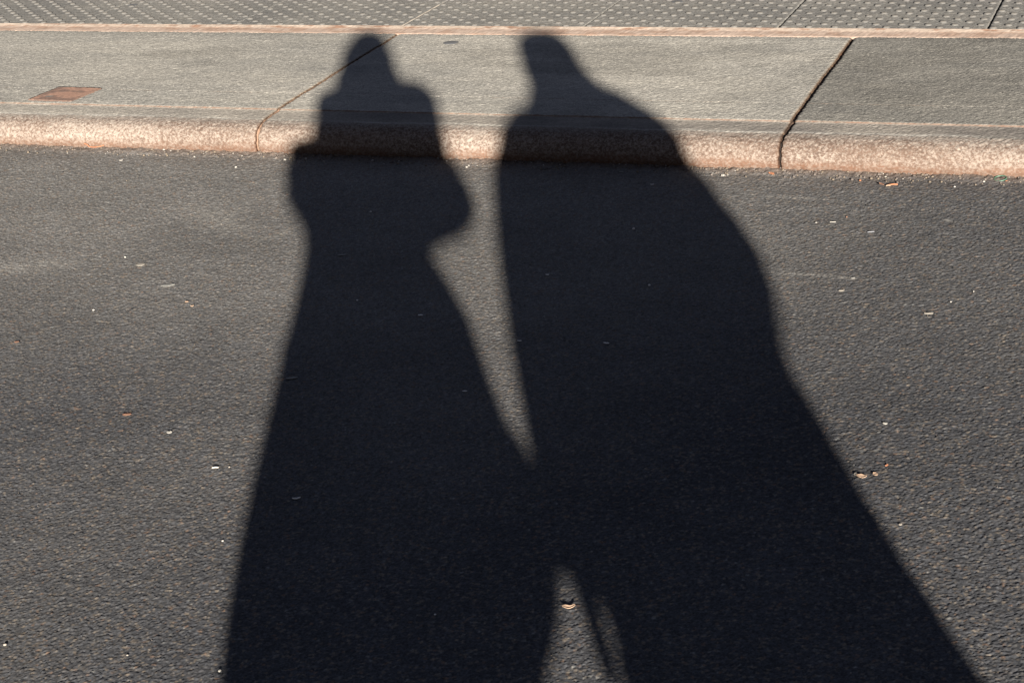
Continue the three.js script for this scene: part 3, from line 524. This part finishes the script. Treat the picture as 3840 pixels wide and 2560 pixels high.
{ // left: long haired person in a wide top and flared skirt, arms raised to the camera
  const U = -0.05, P = personBase(U, 0.2), hc = [0.0, 1.578, -0.015];
  tag(P, 'person with long hair, wide sleeved top and flared skirt holding a camera', 'person');
  const bone = [[[-0.03, 1.39, 0], [-0.05, 1.2, 0], 0.10, 0.095, 0.75], [[-0.05, 1.2, 0], [-0.08, 0.95, 0], 0.09, 0.11, 0.8], [[-0.17, 0.92, 0], [0.01, 0.92, 0], 0.075, 0.075], [[-0.01, 1.40, 0], [0, 1.50, -0.005], 0.052, 0.05],
    [[-0.02, 1.395, 0], [-0.135, 1.39, 0], 0.06, 0.05], [[-0.02, 1.395, 0], [0.135, 1.405, 0], 0.06, 0.05],
    [[-0.135, 1.38, 0], [-0.225, 1.19, -0.07], 0.046, 0.038], [[-0.225, 1.19, -0.07], [-0.075, 1.43, -0.15], 0.038, 0.026], [[0.135, 1.39, 0], [0.2, 1.17, -0.05], 0.046, 0.038], [[0.2, 1.17, -0.05], [0.10, 1.345, -0.115], 0.038, 0.026],
    [[-0.16, 0.9, 0], [-0.15, 0.5, -0.01], 0.08, 0.052], [[-0.15, 0.5, -0.01], [-0.145, 0.09, 0.01], 0.052, 0.034], [[0.0, 0.9, 0], [0.0, 0.5, -0.01], 0.08, 0.052], [[0.0, 0.5, -0.01], [0.005, 0.09, 0.01], 0.052, 0.034], [[-0.145, 0.06, 0.01], [-0.15, 0.035, -0.14], 0.036, 0.026], [[0.005, 0.06, 0.01], [0.01, 0.035, -0.14], 0.036, 0.026]];
  const body = mergeGeometries([netGeo(blobs(bone, 0.03), [-0.36, 0, -0.24], [0.32, 1.56, 0.18], 0.013), headField(hc, 1.0), handGeo([-0.075, 1.43, -0.15], [0.75, 0.75, -0.1], [-0.5, 0.6, -0.4], 0.0, 0.6), handGeo([0.10, 1.345, -0.115], [-0.42, 1, -0.35], [-1, -0.4, 0.1], 0.0, 0.7)]);
  mesh('body', body, skin, P); eyes(P, hc, 1);
  const skirt = [[0.46, -0.32, 0.09, 0.15, 0], [0.59, -0.350, 0.153, 0.18, 0], [0.635, -0.354, 0.201, 0.185, 0], [0.67, -0.352, 0.216, 0.19, 0], [0.715, -0.346, 0.222, 0.19, 0], [0.755, -0.338, 0.216, 0.185, 0], [0.785, -0.332, 0.200, 0.183, 0], [0.81, -0.325, 0.178, 0.18, 0], [0.88, -0.306, 0.158, 0.17, 0], [0.95, -0.288, 0.142, 0.155, 0], [1.02, -0.270, 0.103, 0.13, 0], [1.055, -0.263, 0.076, 0.12, 0], [1.09, -0.258, 0.066, 0.115, 0]];
  mesh('skirt', clothGeo(skirt, U, 0.16, 1), twoSide(mat(0.05, 0.055, 0.08, 0.9)), P);
  const topRows = [[1.045, -0.261, 0.078, 0.115, 0], [1.078, -0.255, 0.066, 0.11, 0], [1.081, -0.255, 0.125, 0.085, 0], [1.088, -0.255, 0.165, 0.085, 0], [1.10, -0.256, 0.190, 0.09, 0], [1.12, -0.260, 0.206, 0.10, 0], [1.145, -0.278, 0.213, 0.105, 0], [1.17, -0.300, 0.213, 0.11, 0], [1.195, -0.320, 0.207, 0.11, 0], [1.23, -0.328, 0.193, 0.11, 0], [1.265, -0.330, 0.179, 0.11, 0], [1.30, -0.326, 0.169, 0.11, 0], [1.336, -0.318, 0.162, 0.10, 0], [1.350, -0.300, 0.160, 0.095, 0], [1.354, -0.224, 0.162, 0.105, 0], [1.375, -0.226, 0.164, 0.105, 0], [1.405, -0.231, 0.160, 0.105, 0], [1.44, -0.236, 0.154, 0.10, 0], [1.475, -0.234, 0.138, 0.085, 0], [1.497, -0.208, 0.115, 0.06, 0], [1.503, -0.17, 0.09, 0.045, 0]];
  mesh('top', clothGeo(topRows, U, 0.05, 2, 0.05), twoSide(mat(0.09, 0.08, 0.075, 0.9)), P);
  const hair = [[1.40, -0.150, 0.035, 0.07, -0.03], [1.475, -0.162, 0.064, 0.085, -0.03], [1.51, -0.166, 0.056, 0.095, -0.025], [1.545, -0.165, 0.046, 0.10, -0.02], [1.58, -0.159, 0.040, 0.10, -0.02], [1.615, -0.148, 0.035, 0.098, -0.015], [1.65, -0.130, 0.024, 0.085, -0.01], [1.675, -0.108, 0.006, 0.065, -0.005], [1.692, -0.092, -0.014, 0.04, 0], [1.698, -0.07, -0.035, 0.02, 0]];
  mesh('hair', clothGeo(hair, U, 0.04, 3, 0.16), hairMat, P);
  for (const x of [-0.148, 0.008]) mesh('shoe', netGeo(blobs([[[x, 0.045, 0.03], [x, 0.032, -0.15], 0.043, 0.032]], 0.01), [x - 0.06, 0, -0.2], [x + 0.06, 0.11, 0.09], 0.009), black, P);
}
{ // right: person in a long wide coat, one arm hanging, the other hand in the pocket
  const U = 0.53, P = personBase(U, 0.45), hc = [0.03, 1.585, -0.015];
  tag(P, 'person in a long dark coat with one arm hanging at the side', 'person');
  const hand = [-0.282, 0.785, -0.01];
  const bone = [[[0.02, 1.38, 0], [0.02, 1.15, 0], 0.115, 0.11, 0.75], [[0.02, 1.15, 0], [0.02, 0.95, 0], 0.105, 0.12, 0.8], [[-0.06, 0.92, 0], [0.1, 0.92, 0], 0.08, 0.08], [[0.03, 1.40, 0], [0.03, 1.50, -0.005], 0.06, 0.056],
    [[0.0, 1.38, 0], [-0.15, 1.375, 0], 0.065, 0.05], [[0.04, 1.38, 0], [0.19, 1.37, 0], 0.065, 0.05], [[-0.155, 1.365, 0], [-0.235, 1.10, 0.02], 0.05, 0.04], [[-0.235, 1.10, 0.02], hand, 0.04, 0.028], [[0.195, 1.36, 0], [0.30, 1.10, 0.05], 0.05, 0.04], [[0.30, 1.10, 0.05], [0.2, 0.92, -0.1], 0.04, 0.03],
    [[-0.06, 0.9, 0], [-0.07, 0.5, -0.01], 0.09, 0.058], [[-0.07, 0.5, -0.01], [-0.075, 0.09, 0.01], 0.058, 0.04], [[0.11, 0.9, 0], [0.12, 0.5, -0.01], 0.09, 0.058], [[0.12, 0.5, -0.01], [0.125, 0.09, 0.01], 0.058, 0.04], [[-0.075, 0.06, 0.01], [-0.08, 0.035, -0.16], 0.04, 0.028], [[0.125, 0.06, 0.01], [0.13, 0.035, -0.16], 0.04, 0.028]];
  const body = mergeGeometries([netGeo(blobs(bone, 0.03), [-0.40, 0, -0.24], [0.40, 1.56, 0.2], 0.013), headField(hc, 1.02), handGeo(hand, [0.03, -1, -0.06], [0.20, -0.05, -1], 0, 0.1), handGeo([0.2, 0.92, -0.1], [-0.5, -0.8, -0.2], [-0.5, 0.5, -0.6], 0, 0.5)]);
  mesh('body', body, skin, P); eyes(P, hc, 1.02);
  const coat = [[0.42, 0.262, 0.80, 0.19, 0], [0.57, 0.266, 0.80, 0.19, 0], [0.62, 0.272, 0.80, 0.19, 0], [0.69, 0.274, 0.795, 0.185, 0], [0.705, 0.262, 0.795, 0.185, 0], [0.76, 0.255, 0.791, 0.18, 0], [0.83, 0.25, 0.791, 0.175, 0], [0.905, 0.25, 0.794, 0.17, 0], [0.935, 0.25, 0.816, 0.165, 0], [0.97, 0.255, 0.844, 0.16, 0], [1.005, 0.258, 0.869, 0.16, 0], [1.04, 0.262, 0.885, 0.16, 0], [1.11, 0.275, 0.888, 0.155, 0], [1.18, 0.29, 0.885, 0.15, 0], [1.215, 0.30, 0.878, 0.15, 0], [1.25, 0.31, 0.864, 0.15, 0], [1.285, 0.325, 0.848, 0.145, 0], [1.32, 0.335, 0.835, 0.14, 0], [1.355, 0.335, 0.821, 0.13, 0], [1.39, 0.345, 0.805, 0.12, 0], [1.42, 0.375, 0.775, 0.115, 0], [1.44, 0.405, 0.757, 0.10, 0], [1.475, 0.44, 0.722, 0.09, 0]];
  mesh('coat', clothGeo(coat, U, 0.12, 4, 0.03), twoSide(mat(0.035, 0.035, 0.04, 0.92)), P);
  const L = [[0.70, 0.212], [0.74, 0.206], [0.80, 0.208], [0.83, 0.209], [0.9, 0.214], [0.97, 0.220], [1.04, 0.231], [1.11, 0.243], [1.18, 0.258], [1.25, 0.278], [1.32, 0.306], [1.36, 0.316], [1.40, 0.345], [1.43, 0.39]], pts = [];
  for (let h = 0.725; h <= 1.43; h += 0.04) pts.push(new THREE.Vector3(interp(L, h, 1) + 0.05 - U, h, 0.01));
  const sl = new THREE.TubeGeometry(new THREE.CatmullRomCurve3(pts), 40, 0.05, 16, false); mesh('sleeve', mergeGeometries([sl, new THREE.SphereGeometry(0.05, 16, 10).translate(pts[pts.length - 1].x, pts[pts.length - 1].y, 0.01)]), twoSide(mat(0.035, 0.035, 0.04, 0.92)), P);
  const hood = [[1.43, 0.40, 0.735, 0.11, -0.01], [1.46, 0.43, 0.716, 0.11, -0.015], [1.495, 0.452, 0.692, 0.105, -0.02], [1.53, 0.466, 0.670, 0.105, -0.02], [1.565, 0.462, 0.662, 0.108, -0.02], [1.60, 0.461, 0.661, 0.106, -0.015], [1.635, 0.465, 0.660, 0.10, -0.01], [1.665, 0.478, 0.648, 0.08, -0.005], [1.685, 0.497, 0.626, 0.05, 0], [1.698, 0.53, 0.595, 0.02, 0]];
  mesh('hair', clothGeo(hood, U, 0.03, 5, 0.08), hairMat, P);
  for (const x of [-0.077, 0.127]) mesh('shoe', netGeo(blobs([[[x, 0.048, 0.03], [x, 0.036, -0.17], 0.046, 0.036]], 0.01), [x - 0.06, 0, -0.22], [x + 0.06, 0.115, 0.09], 0.009), black, P);
}
{ // the camera that the left person holds, just behind the point of view
  const g = group('hand_camera'); tag(g, 'small black camera held in both hands of the left person', 'camera');
  g.position.copy(STAND); g.rotation.set(-PITCH, -YAW, 0, 'YXZ');
  const b = mesh('camera_body', new RoundedBoxGeometry(0.105, 0.07, 0.034, 3, 0.008), black, g); b.position.set(-0.028, -0.012, 0.062);
  const l = mesh('lens', new THREE.LatheGeometry([[0.0001, 0], [0.031, 0], [0.032, 0.004], [0.032, 0.024], [0.03, 0.03], [0.022, 0.031], [0.0001, 0.027]].map((p) => new THREE.Vector2(...p)), 32), black, g); l.rotation.x = -Math.PI / 2; l.position.set(0, 0, 0.046);
}
renderer.render(scene, camera);
